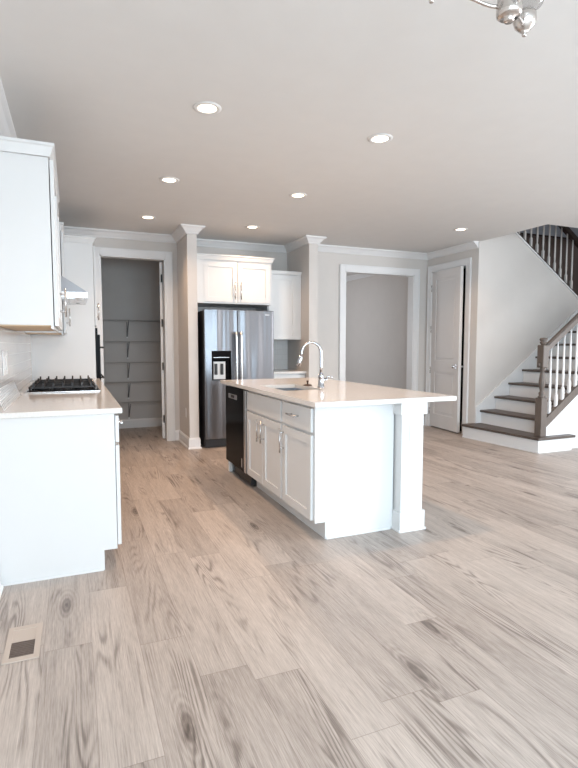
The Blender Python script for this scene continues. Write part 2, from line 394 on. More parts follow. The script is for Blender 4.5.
# great room behind and to the right of the camera
m = MB(); m.box(9.0, 9.12, 4.0, 6.75, 0, 5.4); m.box(8.0, 9.12, 3.95, 4.05, 0, CH)
struct('wall_stairwell_right', m, 'wall')
m = MB(); m.box(8.0, 8.15, -3.8, -2.6, 0, CH); m.box(8.0, 8.15, 1.8, 4.0, 0, CH); m.box(8.0, 8.15, -2.6, 1.8, 0, 0.30); m.box(8.0, 8.15, -2.6, 1.8, 2.40, CH)
struct('wall_right', m, 'wall')
m = MB(); m.box(-0.55, 8.15, -3.65, -3.5, 2.4, CH); m.box(-0.55, 8.15, -3.65, -3.5, 0, 0.30)
for a, b in ((-0.55, -0.1), (1.6, 2.1), (3.8, 8.15)): m.box(a, b, -3.65, -3.5, 0.3, 2.4)
struct('wall_back', m, 'wall')
for i, x in enumerate((-0.1, 2.1)):
    m = MB(); m.box(x, x + .05, -3.6, -3.54, .3, 2.4); m.box(x + 1.65, x + 1.7, -3.6, -3.54, .3, 2.4); m.box(x, x + 1.7, -3.6, -3.54, .3, .35); m.box(x, x + 1.7, -3.6, -3.54, 2.35, 2.4)
    m.box(x + .83, x + .87, -3.6, -3.54, .3, 2.4)
    struct('window_%d' % (i + 1), m, 'trim')

# crown moulding, baseboards, casings
CP = [(0, CH), (.085, CH), (.085, CH - .014), (.072, CH - .022), (.058, CH - .030), (.040, CH - .052), (.026, CH - .066), (.020, CH - .072), (.020, CH - .080), (.010, CH - .088), (0, CH - .088)]
m = MB().sweep([(-.40, -3.5), (-.40, YP), (1.27, YP), (1.27, 6.20), (1.385, 6.20), (1.385, YA), (2.86, YA), (2.86, 6.20), (2.985, 6.20), (2.985, YO), (XD, YO), (XD, 5.59)], CP)
struct('trim_1', m, 'trim')
struct('trim_2', MB().sweep([(2.99, 14.5), (5.28, 14.5), (5.28, YO + .13)], [(a, z) for a, z in CP]), 'trim')
BP = [(0, 0), (.014, 0), (.014, .112), (.008, .128), (.004, .135), (0, .135)]
def shoe(path): return MB().sweep(path, BP).sweep(path, [(.014, 0), (.026, 0), (.026, .008), (.020, .018), (.014, .020)])
struct('baseboard_left', shoe([(-.40, -3.5), (-.40, 2.98)]), 'trim')
struct('baseboard_pillar', shoe([(1.21, YP), (1.27, YP), (1.27, 6.20), (1.385, 6.20), (1.385, 6.23)]), 'trim')
struct('baseboard_pantry', MB().sweep([(-.385, 8.15), (1.258, 8.15)], BP), 'trim')
struct('baseboard_opening', shoe([(2.86, 6.26), (2.86, 6.20), (2.985, 6.20), (2.985, YO), (3.555, YO)]), 'trim')
struct('baseboard_corner', shoe([(4.945, YO), (XD, YO), (XD, 6.645)]), 'trim')
struct('baseboard_closet', shoe([(XD, 5.705), (XD, 5.62)]), 'trim')
struct('baseboard_hall', MB().sweep([(2.99, YA + .12), (2.99, 14.5), (5.28, 14.5), (5.28, YO + .13)], BP), 'trim')
def casing(ori, base, a0, a1, z1, w=0.09, t=0.02, depth=0.12):
    m = MB()
    ob(m, ori, base, a0 - w, a0, 0, z1 + w, 0, t, .003); ob(m, ori, base, a1, a1 + w, 0, z1 + w, 0, t, .003); ob(m, ori, base, a0, a1, z1, z1 + w, 0, t, .003)
    ob(m, ori, base, a0 - w, a0 - w + .018, 0, z1 + w, t, t + .008, .002); ob(m, ori, base, a1 + w - .018, a1 + w, 0, z1 + w, t, t + .008, .002); ob(m, ori, base, a0 - w + .018, a1 + w - .018, z1 + w - .018, z1 + w, t, t + .008, .002)
    ob(m, ori, base, a0 - .001, a0 + .015, 0, z1, -depth, t * .6); ob(m, ori, base, a1 - .015, a1 + .001, 0, z1, -depth, t * .6); ob(m, ori, base, a0, a1, z1 - .015, z1 + .001, -depth, t * .6)
    return m
struct('trim_3', casing('Y-', YP, 0.323, 1.115, 2.365), 'trim')
struct('trim_4', casing('Y-', YO, 3.65, 4.85, 2.33, depth=.13), 'trim')
struct('trim_5', casing('X-', XD, 5.80, 6.55, 2.375), 'trim')

# pantry door, opened inwards against the side wall: only its hinge edge shows
def hinge(parent, p, r=0.008, h=0.09):
    m = MB().cyl((p[0], p[1], p[2] - h / 2), (p[0], p[1], p[2] + h / 2), r, seg=10)
    return link('hinge', m, 'iron', parent)
d1 = MB().box(1.062, 1.097, 6.975, 7.70, 0.012, 2.345, .002).rotz((1.097, 6.97, 0), radians(-10.0))
dd = link('door_1', d1, 'trim', origin=(0, 0, 0)); dd['kind'] = 'structure'
for z in (2.13, 1.55, 0.98, 0.28): hinge(dd, (1.083, 6.962, z), .009, .10)

# closet door standing ajar, hinged on its far side
HX, HY, DW = XD - 0.004, 6.532, 0.725
ANG = radians(-7.0)
def closet_door():
    a0, a1, z0, z1 = HY - DW, HY, 0.018, 2.355
    m = MB(); t = 0.036
    m.box(HX, HX + t * .6, a0 + .01, a1 - .01, z0 + .01, z1 - .01)
    st = 0.105
    for (b0, b1, c0, c1) in ((a0, a0 + st, z0, z1), (a1 - st, a1, z0, z1), (a0 + st, a1 - st, z0, z0 + .20), (a0 + st, a1 - st, 0.86, 1.03), (a0 + st, a1 - st, z1 - .115, z1)):
        m.box(HX - .010, HX + t, b0, b1, c0, c1, .0015)
    for (c0, c1) in ((z0 + .20, .86), (1.03, z1 - .115)):     # raised fields
        m.box(HX - .006, HX + .01, a0 + st + .035, a1 - st - .035, c0 + .035, c1 - .035, .005)
    return m.rotz((HX, HY, 0), ANG)
o2 = link('door_2', closet_door(), 'door', origin=(0, 0, 0)); o2['kind'] = 'structure'
def latch(parent):
    m = MB(); y = HY - DW + .055; x = HX - .010
    m.cyl((x, y, .955), (x - .008, y, .955), .030, seg=20); m.cyl((x, y, .955), (x - .035, y, .955), .010, seg=12)
    t = bmesh.new(); bmesh.ops.create_uvsphere(t, u_segments=18, v_segments=12, radius=.027)
    for f in t.faces: f.smooth = True
    m._merge(t, Matrix.Translation((x - .048, y, .955)) @ Matrix.Diagonal((.72, 1, 1, 1)))
    t = bmesh.new(); bmesh.ops.create_uvsphere(t, u_segments=18, v_segments=12, radius=.025)
    for f in t.faces: f.smooth = True
    m._merge(t, Matrix.Translation((HX + .036 + .045, y, .955))); m.cyl((HX + .036, y, .955), (HX + .08, y, .955), .01, seg=12)
    return link('knob', m.rotz((HX, HY, 0), ANG), 'steelh', parent)
latch(o2)
for z in (2.12, 1.50, 0.88, 0.25):
    m = MB().cyl((HX - .016, HY + .012, z - .05), (HX - .016, HY + .012, z + .05), .008, seg=10); link('hinge', m, 'steelh', o2)
# closet interior: added black lining, its colour stands in for the shade inside
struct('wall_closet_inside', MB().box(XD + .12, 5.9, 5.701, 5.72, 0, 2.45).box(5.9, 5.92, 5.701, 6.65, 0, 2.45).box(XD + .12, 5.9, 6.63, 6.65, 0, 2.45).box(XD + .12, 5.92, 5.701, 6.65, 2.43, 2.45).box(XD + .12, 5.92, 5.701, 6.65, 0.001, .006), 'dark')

# ------------------------------------------------------------ left run of cabinets
XF = 0.196                                      # face of the base cabinets
def base_unit(y0, y1, label, drawers, ndoors, endpanel=False, pullz=True):
    t = thing('base_cabinet', label, 'cabinet', (-.1, (y0 + y1) / 2, 0))
    m = MB(); m.box(-.398, XF - .001, y0 + .001, y1 - .001, .114, .883); m.box(-.398, .126, y0 + .001, y1 - .001, 0, .114); link('carcass', m, 'cabinet', t)
    if endpanel:
        m = MB().prism([(-.398, 0), (.126, 0), (.126, .114), (XF, .114), (XF, .883), (-.398, .883)], 'y', y0 - .012, y0 + .001); link('end_panel', m, 'cabinet', t)
        m = MB().box(-.398, .120, y0 - .018, y0 - .012, 0, .010); link('shoe_moulding', m, 'trim', t)
    n = ndoors; w = (y1 - y0) / n
    for i in range(n):
        if drawers:
            dr = slab('drawer', t, 'X+', XF + .005, y0 + i * w + .012, y0 + (i + 1) * w - .012, .715, .868)
            pull(dr, 'X+', XF + .005, y0 + (i + .5) * w, .795, .15, False)
        dz = .70 if drawers else .868
        do = shaker('door', t, 'X+', XF + .005, y0 + i * w + .012, y0 + (i + 1) * w - .012, .125, dz)
        pull(do, 'X+', XF + .005, (y0 + (i + 1) * w - .05) if i % 2 == 0 else (y0 + i * w + .05), dz - .12, .16, True)
    return t
base_unit(3.012, 3.60, 'white base cabinet at the camera end of the cooktop counter with blank end panel', True, 1, True)
base_unit(3.60, 4.15, 'white base cabinet with drawer between the end cabinet and the cooktop cabinet', True, 1)
base_unit(4.15, 5.06, 'white two-door base cabinet directly under the gas cooktop', True, 2)
base_unit(5.06, 5.745, 'white base cabinet between the cooktop cabinet and the tall oven cabinet', True, 1)
m = MB().box(-.398, .238, 2.975, 5.747, .884, .914, .004)
tag(link('countertop', m, 'quartz'), 'glossy white quartz countertop carrying the gas cooktop along the left wall', 'countertop')
m = MB().box(-.399, -.390, 3.0, 5.747, .915, 1.358)
bs = link('tile_backsplash', m, 'tile_left', origin=(0, 0, 0)); tag(bs, 'white subway tile backsplash on the left wall behind the gas cooktop', 'backsplash')
# rocker switch plate on the backsplash
t = thing('switch_plate', 'white double rocker switch plate on the left tiled backsplash', 'switch', (-.39, 3.55, 1.09))
link('plate', MB().box(-.389, -.384, 3.44, 3.66, 1.08, 1.225, .002), 'plastic', t)
for y in (3.50, 3.60): link('rocker', MB().box(-.385, -.380, y - .018, y + .018, 1.11, 1.195, .002), 'trim', t)

# gas cooktop
t = thing('gas_cooktop', 'black and stainless gas cooktop with cast iron grates on the left counter', 'cooktop', (-.08, 4.6, .914))
CX0, CX1, CY0, CY1 = -.335, .175, 4.12, 5.06
link('rim', MB().box(CX0, CX1, CY0, CY1, .9145, .924, .003), 'steelh', t)
link('pan', MB().box(CX0 + .015, CX1 - .015, CY0 + .015, CY1 - .015, .924, .928), 'black', t)
for i in range(3):
    y0 = CY0 + .02 + i * .30; y1 = y0 + .295; m = MB(); z = .958
    xa, xb = CX0 + .025, CX1 - .03
    for (a, b, c_, d) in ((xa, xb, y0, y0 + .012), (xa, xb, y1 - .012, y1), (xa, xa + .012, y0, y1), (xb - .012, xb, y0, y1), (xa, xb, (y0 + y1) / 2 - .005, (y0 + y1) / 2 + .005)):
        m.box(a, b, c_, d, z - .014, z, .002)
    k = 7
    for j in range(k):
        xx = xa + (xb - xa) * (j + .5) / k
        m.prism([(y0, z - .002), (y0 + .003, z + .028), (y0 + .016, z + .026), (y0 + .035, z + .004), (y1 - .035, z + .004), (y1 - .016, z + .026), (y1 - .003, z + .028), (y1, z - .002)], 'x', xx - .006, xx + .006)
    for xx in (xa + .01, xb - .01):
        for yy in (y0 + .01, y1 - .01): m.cyl((xx, yy, .927), (xx, yy, z - .005), .007, seg=8)
    link('grate', m, 'iron', t)
for (x, y, r) in ((-.22, 4.28, .045), (.03, 4.28, .038), (-.10, 4.59, .055), (-.22, 4.90, .038), (.03, 4.90, .045)):
    link('burner', MB().lathe(x, y, [(r, .928), (r, .938), (r * .8, .944), (0, .946)]), 'iron', t)
for i in range(5):
    y = 4.40 + i * .095
    link('knob', MB().lathe(CX1 - .035, y + .25, [(.019, .928), (.019, .945), (.015, .951), (0, .951)], 16), 'steelh', t)
m = MB().box(.105, .165, 5.075, 5.14, .9145, .935, .006)
tag(link('plastic_bag_clip', m, 'paleblue'), 'small pale blue plastic item on the counter beside the cooktop', 'plastic item')

# white wire rack lying along the backsplash
m = MB()
ya, yb = 3.05, 3.92
def rk(y, h): return (-.375 + (0 if h else .10), y, .99 if h else .921)
for k in range(18):
    y = ya + (yb - ya) * k / 17; m.tube([(-.345, y, .9185), (-.382, y, 1.02)], .0016, 6)
m.tube([(-.345, ya, .9195), (-.345, yb, .9195)], .0025, 8); m.tube([(-.382, ya, 1.02), (-.382, yb, 1.02)], .0025, 8)
m.tube([(-.3635, ya, .97), (-.3635, yb, .97)], .002, 8)
tag(link('wire_rack', m, 'wire'), 'white wire rack leaning on the left tiled backsplash near the cooktop', 'wire rack')

# upper cabinets on the left wall
def crown_top(path, z0, proj=.03, h=.066):
    return MB().sweep(path, [(0, z0), (.004, z0), (.008, z0 + .012), (proj * .7, z0 + h * .7), (proj, z0 + h * .8), (proj, z0 + h), (0, z0 + h)])
def upper_unit(y0, y1, label, ndoors, xf=-.099, panel=False):
    t = thing('upper_cabinet', label, 'cabinet', (-.25, (y0 + y1) / 2, 1.362))
    m = MB().box(-.398, xf - .001, y0 + .001, y1 - .001, 1.372, 2.286); link('carcass', m, 'cabinet', t)
    link('underside', MB().box(-.396, xf - .012, y0 + .012, y1 - .012, 1.366, 1.372), 'cabwood', t)
    link('light_rail', MB().box(xf - .014, xf, y0, y1, 1.352, 1.372), 'cabinet', t)
    w = (y1 - y0) / ndoors
    for i in range(ndoors):
        do = shaker('door', t, 'X+', xf + .004, y0 + i * w + .002, y0 + (i + 1) * w - .002, 1.366, 2.276)
        pull(do, 'X+', xf + .004, y0 + (i + 1) * w - .05 if i % 2 == 0 else y0 + i * w + .05, 1.54, .18, True)
    return t
u = upper_unit(3.20, 4.36, 'white upper cabinet nearest the camera on the left wall', 2)
link('crown', crown_top([(-.398, 3.19), (-.096, 3.19), (-.096, 4.36)], 2.286), 'cabinet', u)
u = upper_unit(5.16, 5.745, 'white upper cabinet between range hood and tall oven cabinet', 1, xf=-.085)
link('crown', crown_top([(-.398, 5.15), (-.082, 5.15), (-.082, 5.715)], 2.286), 'cabinet', u)

# range hood: sloped stainless canopy with lip and chimney
t = thing('range_hood', 'stainless range hood with sloped canopy over the gas cooktop', 'range hood', (-.14, 4.75, 1.62))
HY0, HY1 = 4.40, 5.14
m = MB(); A = [(-.398, 1.675), (.113, 1.675), (-.10, 1.82), (-.398, 1.82)]
vs0 = [m.bm.verts.new(p) for p in ((-.398, HY0, 1.675), (.113, HY0, 1.675), (.113, HY1, 1.675), (-.398, HY1, 1.675), (-.398, HY0 + .02, 1.86), (-.17, HY0 + .02, 1.86), (-.17, HY1 - .02, 1.86), (-.398, HY1 - .02, 1.86))]
for f in ((0, 1, 2, 3), (4, 5, 6, 7), (0, 1, 5, 4), (1, 2, 6, 5), (2, 3, 7, 6), (3, 0, 4, 7)): m.bm.faces.new([vs0[i] for i in f])
link('canopy', m, 'steel', t)
link('lip', MB().box(-.398, .113, HY0, HY1, 1.628, 1.675, .002), 'steelh', t)
for i in range(2): link('filter', MB().box(-.36, .02, HY0 + .03 + i * .35, HY0 + .35 + i * .35, 1.622, 1.629, .002), 'steelh', t)
for i in range(2): link('hood_lamp', MB().lathe(.06, HY0 + .15 + i * .44, [(.028, 1.629), (.028, 1.623), (0, 1.623)], 20), 'plastic', t)
link('control_strip', MB().box(.095, .116, HY0 + .22, HY1 - .22, 1.636, 1.666, .002), 'black', t)
link('chimney', MB().box(-.398, -.17, HY0 + .22, HY1 - .22, 1.86, CH - .09, .002), 'steel', t)

# tall oven cabinet
TY0, TY1 = 5.75, 6.55
t = thing('tall_oven_cabinet', 'tall white oven cabinet at the far end of the left counter', 'cabinet', (-.1, 6.15, 0))
m = MB(); m.box(-.398, XF + .012, TY0, TY1, .114, 2.294, .001); m.box(-.398, .126, TY0, TY1, 0, .114); link('carcass', m, 'cabinet', t)
link('crown', crown_top([(-.398, TY0), (XF + .012, TY0), (XF, TY1)], 2.294), 'cabinet', t)
link('filler', MB().box(-.398, .20, TY1, YP - .03, 0, 2.294), 'cabinet', t)
XT = XF + .016
for i in range(2):
    do = shaker('door', t, 'X+', XT, TY0 + .01 + i * .39, TY0 + .40 + i * .39, 1.46, 2.28); pull(do, 'X+', XT, TY0 + .35 if i == 0 else TY0 + .45, 1.63, .18)
for z0 in (.125, ): 
    do = slab('drawer', t, 'X+', XT, TY0 + .01, TY1 - .01, .125, .78); pull(do, 'X+', XT, 6.15, .70, .2, False)
t = thing('wall_oven', 'black wall oven set into the tall white cabinet', 'oven', (XT, 6.15, .82))
link('oven_body', MB().box(XT + .002, XT + .022, TY0 + .03, TY1 - .03, .80, 1.44, .002), 'black', t)
link('oven_door', MB().box(XT + .022, XT + .045, TY0 + .03, TY1 - .03, .88, 1.37, .003), 'black', t)
for z in (1.235, .915):
    m = MB().cyl((XT + .075, TY0 + .08, z), (XT + .075, TY1 - .08, z), .010, seg=12)
    for y in (TY0 + .12, TY1 - .12): m.cyl((XT + .043, y, z), (XT + .075, y, z), .008, seg=10)
    link('handle', m, 'iron', t)

# ------------------------------------------------------------ pantry wire shelves
def shelf(z, label, first=None):
    t = thing('wire_shelf', label, 'shelf', (.45, 8.14, z), 'grey wire shelves in the pantry')
    m = MB(); x0, x1, y0, y1 = -.38, 1.25, 7.84, 8.14
    for y in (y0, y0 + .10, y0 + .20, y1): m.tube([(x0, y, z - .004), (x1, y, z - .004)], .0022, 6)
    m.tube([(x0, y0 - .004, z - .025), (x1, y0 - .004, z - .025)], .0022, 6)
    n = 60
    for k in range(n):
        x = x0 + .005 + (x1 - x0 - .01) * k / (n - 1); m.tube([(x, y1, z), (x, y0, z), (x, y0 - .004, z - .025)], .0013, 4)
    link('wire_deck', m, 'shelfwire', t)
    for x in (-.02, .745):
        m = MB(); m.tube([(x, y0 + .01, z - .012), (x, y1 - .004, z - .235)], .007, 8)
        m.box(x - .006, x + .006, y1 - .006, y1 + .009, z - .26, z - .02, .001)
        b = link('bracket', m, 'bracket', t)
        link('screw_cap', MB().cyl((x, y1 - .018, z - .25), (x, y1 + .001, z - .25), .012, seg=12), 'plastic', b)
for z, n in ((1.625, 'topmost grey wire shelf on the pantry back wall'), (1.315, 'second grey wire shelf from the top in the pantry'), (1.005, 'middle grey wire shelf of five in the pantry'),
             (.71, 'second grey wire shelf from the bottom in the pantry'), (.405, 'lowest grey wire shelf above the pantry baseboard')): shelf(z, n)

# ------------------------------------------------------------ fridge alcove
t = thing('refrigerator', 'stainless side-by-side refrigerator with black ice and water dispenser', 'refrigerator', (1.93, 6.55, 0))
FY = 6.12; FX0, FX1, FXM = 1.446, 2.335, 1.858
link('body', MB().box(FX0 - .006, FX1 - .004, FY + .0615, 6.90, .02, 1.675, .004), 'rubber', t)
link('toe_grille', MB().box(FX0 + .01, FX1 - .01, FY + .05, FY + .066, .005, .105, .003), 'rubber', t)
lf = MB(); y0, y1 = FY, FY + .06
link('door_side', MB().box(FX0 - .006, FX0 - .0005, FY + .004, FY + .0605, .115, 1.68), 'rubber', t)
dx0, dx1, dz0, dz1 = 1.533, 1.777, .835, 1.190     # dispenser opening
lf.box(FX0, dx0, y0, y1, .115, 1.687, .004); lf.box(dx1, FXM - .003, y0, y1, .115, 1.687, .004)
lf.box(dx0 - .004, dx1 + .004, y0, y1, .115, dz0, .001); lf.box(dx0 - .004, dx1 + .004, y0, y1, dz1, 1.687, .001)
L_ = link('freezer_door', lf, 'fridgesteel', t)
R_ = link('fridge_door', MB().box(FXM + .003, FX1, y0, y1, .115, 1.687, .006), 'fridgesteel', t)
link('badge', MB().box(2.215, 2.275, y0 - .002, y0 + .001, 1.625, 1.645), 'chrome', R_)
def bowhandle(x, par):
    pts = []
    for k in range(17):
        s = k / 16; z = .66 + s * .76; pts.append((x, y0 - .055 - .012 * sin(pi * s), z))
    m = MB().tube(pts, .015, 12)
    for z in (.69, 1.39): m.cyl((x, y0 + .002, z), (x, y0 - .057, z), .011, seg=12)
    return link('handle', m, 'steelh', par)
bowhandle(FXM - .031, L_); bowhandle(FXM + .031, R_)
dp = MB(); dp.box(dx0, dx1, y0 + .05, y0 + .058, dz0, dz1); dp.box(dx0, dx1, y0 - .002, y0 + .05, 1.085, dz1, .003)
dp.box(dx0, dx0 + .012, y0 - .001, y0 + .05, dz0, dz1); dp.box(dx1 - .012, dx1, y0 - .001, y0 + .05, dz0, dz1); dp.box(dx0, dx1, y0 - .001, y0 + .05, dz0, dz0 + .01)
D_ = link('dispenser', dp, 'black', L_)
PX0, PX1 = 1.562, 1.712

m = MB().box(PX0, PX1, y0 + .036, y0 + .049, .845, 1.060, .003); link('dispenser_backplate', m, 'plastic', t)
for x in (1.590, 1.664): link('dispenser_paddle', MB().box(x - .017, x + .017, y0 + .012, y0 + .035, .90, 1.035, .005), 'rubber', t)
link('display_strip', MB().box(1.552, 1.752, y0 - .0035, y0 - .002, 1.108, 1.114), 'steelh', t)

t = thing('upper_cabinet', 'wide white two-door cabinet above the stainless refrigerator', 'cabinet', (1.92, 6.6, 1.77))
UY = 6.27
m = MB().box(1.387, 2.36, UY, 6.948, 1.772, 2.300); link('carcass', m, 'cabinet', t)
link('side_filler', MB().box(1.387, 1.480, UY - .02, UY, 1.772, 2.300), 'cabinet', t)
link('crown', crown_top([(2.375, 6.948), (2.375, UY - .02), (1.435, UY - .02)][::-1], 2.300, .028, .06), 'cabinet', t) if False else link('crown', crown_top([(1.387, UY - .02), (2.36, UY - .02), (2.36, 6.948)], 2.300, .028, .06), 'cabinet', t)
for i, (a, b) in enumerate(((1.475, 1.903), (1.907, 2.335))):
    do = shaker('door', t, 'Y-', UY, a, b, 1.79, 2.278); pull(do, 'Y-', UY, 1.867 if i == 0 else 1.943, 1.93, .21)

t = thing('upper_cabinet', 'narrow white upper cabinet right of the refrigerator above the small counter', 'cabinet', (2.62, 6.78, 1.36))
UY2 = 6.47
link('carcass', MB().box(2.375, 2.857, UY2, 6.948, 1.335, 2.195), 'cabinet', t)
link('crown', crown_top([(2.385, UY2 - .018), (2.857, UY2 - .018)], 2.195, .022, .045), 'cabinet', t)
shaker('door', t, 'Y-', UY2, 2.385, 2.79, 1.34, 2.185)
link('filler', MB().box(2.79, 2.857, UY2 - .012, UY2, 1.335, 2.195), 'cabinet', t)
t = thing('base_cabinet', 'white base cabinet between the refrigerator and the wall end', 'cabinet', (2.62, 6.6, 0))
link('carcass', MB().box(2.385, 2.857, 6.32, 6.948, .114, .883).box(2.385, 2.857, 6.39, 6.948, 0, .114), 'cabinet', t)
dr = slab('drawer', t, 'Y-', 6.32, 2.39, 2.852, .715, .868); pull(dr, 'Y-', 6.32, 2.63, .79, .15, False)
do = shaker('door', t, 'Y-', 6.32, 2.39, 2.852, .125, .70); pull(do, 'Y-', 6.32, 2.45, .58, .16)
tag(link('countertop', MB().box(2.382, 2.858, 6.27, 6.948, .884, .914, .003), 'quartz'), 'small white quartz countertop right of the refrigerator', 'countertop')
bs = link('tile_backsplash', MB().box(2.382, 2.858, 6.938, 6.9485, .915, 1.333), 'tile_back', origin=(0, 0, 0)); tag(bs, 'pale tile backsplash between the small counter and narrow upper cabinet', 'backsplash')
# outlet plates
def outlet(name, label, ori, base, a, z, sw=False):
    t = thing(name, label, 'outlet' if not sw else 'switch', op(ori, base, a, z - .057, 0))
    m = MB(); ob(m, ori, base, a - .036, a + .036, z - .057, z + .057, 0.0005, .005, .0015); link('plate', m, 'plastic', t)
    for s in (-1, 1):
        m = MB(); ob(m, ori, base, a - .015, a + .015, z + s * .025 - .016, z + s * .025 + .016, .005, .0065, .001); link('socket', m, 'trim', t)
outlet('wall_outlet', 'white outlet low on the wall end left of the refrigerator', 'X-', 1.27, 6.40, .42)

# ------------------------------------------------------------ island
IX, IY0, IY1 = 1.402, 2.945, 4.965               # face frame plane, camera-side end, far end
ISR = 1.985
tk = 1.475
# sink base and drawer base
t = thing('base_cabinet', 'white island cabinet under the sink with two doors and false drawer front', 'cabinet', (1.7, 3.93, 0))
link('carcass', MB().box(IX, ISR, 3.472, 4.302, .114, .64).box(IX, IX + .018, 3.472, 4.302, .64, .883).box(IX + .018, ISR, 3.472, 3.49, .64, .883).box(IX + .018, ISR, 4.284, 4.302, .64, .883).box(tk, ISR, 3.472, 4.302, 0, .114), 'cabinet', t)
slab('drawer_front', t, 'X-', IX, 3.487, 4.29, .700, .858)
for i, (a, b) in enumerate(((3.487, 3.887), (3.891, 4.29))):
    do = shaker('door', t, 'X-', IX, a, b, .125, .684); pull(do, 'X-', IX, 3.845 if i == 0 else 3.933, .57, .18)
t = thing('base_cabinet', 'white end cabinet of the island with one drawer over one door', 'cabinet', (1.7, 3.24, 0))
link('carcass', MB().box(IX, ISR, IY0 + .012, 3.470, .114, .883).box(tk, ISR, IY0 + .012, 3.470, 0, .114), 'cabinet', t)
dr = slab('drawer', t, 'X-', IX, 2.965, 3.458, .700, .858); pull(dr, 'X-', IX, 3.22, .785, .17, False)
do = shaker('door', t, 'X-', IX, 2.965, 3.458, .125, .684); pull(do, 'X-', IX, 3.428, .575, .18)
link('end_panel', MB().prism([(tk, 0), (1.99, 0), (1.99, .883), (IX - .002, .883), (IX - .002, .114), (tk, .114)], 'y', IY0 - .006, IY0 + .012), 'cabinet', t)
link('shoe_moulding', MB().box(tk + .005, 1.965, IY0 - .016, IY0 - .006, 0, .016, .002), 'trim', t)
t = thing('base_cabinet', 'white island end filler panel beyond the black dishwasher', 'cabinet', (1.7, 4.97, 0))
link('panel', MB().box(IX, ISR, 4.955, 4.985, 0, .883), 'cabinet', t)
tag(link('island_back_panel', MB().box(ISR + .002, ISR + .02, 3.06, 4.985, 0, .883), 'cabinet'), 'white back panel of the island facing the stairs', 'panel')
# square support column at the corner
t = thing('island_column', 'white square support column with capital and plinth at the island corner', 'column', (2.085, 2.96, 0))
CA0, CA1, CB0, CB1 = 2.002, 2.176, 2.862, 3.05
link('shaft', MB().box(CA0, CA1, CB0, CB1, .12, .80, .0015), 'cabinet', t)
link('capital', MB().box(CA0 - .018, CA1 + .018, CB0 - .018, CB1 + .018, .797, .883, .002), 'cabinet', t)
link('plinth', MB().box(CA0 - .014, CA1 + .014, CB0 - .014, CB1 + .014, 0, .135, .002), 'cabinet', t)
link('shoe_moulding', MB().box(CA0 - .022, CA1 + .022, CB0 - .022, CB1 + .022, 0, .016, .003), 'trim', t)
outlet('wall_outlet', 'white outlet on the camera side of the square island column', 'Y-', CB0, 2.10, .672)
# dishwasher
t = thing('dishwasher', 'black dishwasher with pocket handle in the island beside the sink cabinet', 'dishwasher', (1.7, 4.65, 0))
link('tub', MB().box(IX + .015, ISR - .01, 4.308, 4.95, .10, .865), 'rubber', t)
dw = link('door_panel', MB().box(IX - .03, IX + .015, 4.365, 4.94, .125, .862, .004), 'black', t)
link('edge_strip', MB().box(IX - .028, IX + .012, 4.308, 4.365, .125, .862, .002), 'steelh', t)
link('badge', MB().box(IX - .032, IX - .030, 4.55, 4.83, .755, .80, .001), 'steelh', dw)
link('handle_pocket', MB().box(IX - .0335, IX - .032, 4.64, 4.74, .765, .79, .001), 'rubber', dw)
link('toe_kick', MB().box(IX + .05, IX + .07, 4.31, 4.93, .0, .115), 'rubber', t)
link('levelling_foot', MB().box(IX - .005, IX + .03, 4.915, 4.945, 0, .12, .003), 'plastic', t)
link('lower_trim', MB().box(IX + .02, IX + .05, 4.31, 4.80, .02, .10, .004), 'rubber', t)
link('energy_sticker', MB().box(IX - .0315, IX - .030, 4.40, 4.425, .16, .24), 'steelh', dw)
# countertop with the sink cut-out
SX0, SX1, SY0, SY1 = 1.475, 1.800, 3.63, 4.20
TX0, TX1, TY_0, TY_1 = 1.335, 2.40, 2.80, 5.00
m = MB(); m.box(TX0, SX0, TY_0, TY_1, .884, .914); m.box(SX1, TX1, TY_0, TY_1, .884, .914); m.box(SX0, SX1, TY_0, SY0, .884, .914); m.box(SX0, SX1, SY1, TY_1, .884, .914)
bmesh.ops.remove_doubles(m.bm, verts=m.bm.verts, dist=1e-5)
seen = {}
for f in list(m.bm.faces):
    k = tuple(sorted(v.index for v in f.verts))
m.bm.verts.index_update(); dup = []
for f in m.bm.faces:
    k = tuple(sorted(v.index for v in f.verts)); seen.setdefault(k, []).append(f)
tag(link('countertop', m, 'quartz'), 'long glossy white quartz island countertop with the undermount sink', 'countertop')
t = thing('sink', 'stainless undermount sink basin set in the island countertop', 'sink', (1.64, 3.9, .68))
m = MB(); w = .006; zb = .70
m.box(SX0 - .012, SX0 - .004, SY0 - .012, SY1 + .012, zb, .883); m.box(SX1 + .004, SX1 + .012, SY0 - .012, SY1 + .012, zb, .883)
m.box(SX0 - .004, SX1 + .004, SY0 - .012, SY0 - .004, zb, .883); m.box(SX0 - .004, SX1 + .004, SY1 + .004, SY1 + .012, zb, .883); m.box(SX0 - .012, SX1 + .012, SY0 - .012, SY1 + .012, zb - .006, zb)
link('basin', m, 'steel', t)
link('drain', MB().lathe(1.64, 3.92, [(.055, zb + .001), (.055, zb + .004), (.035, zb + .002), (0, zb + .002)]), 'chrome', t)
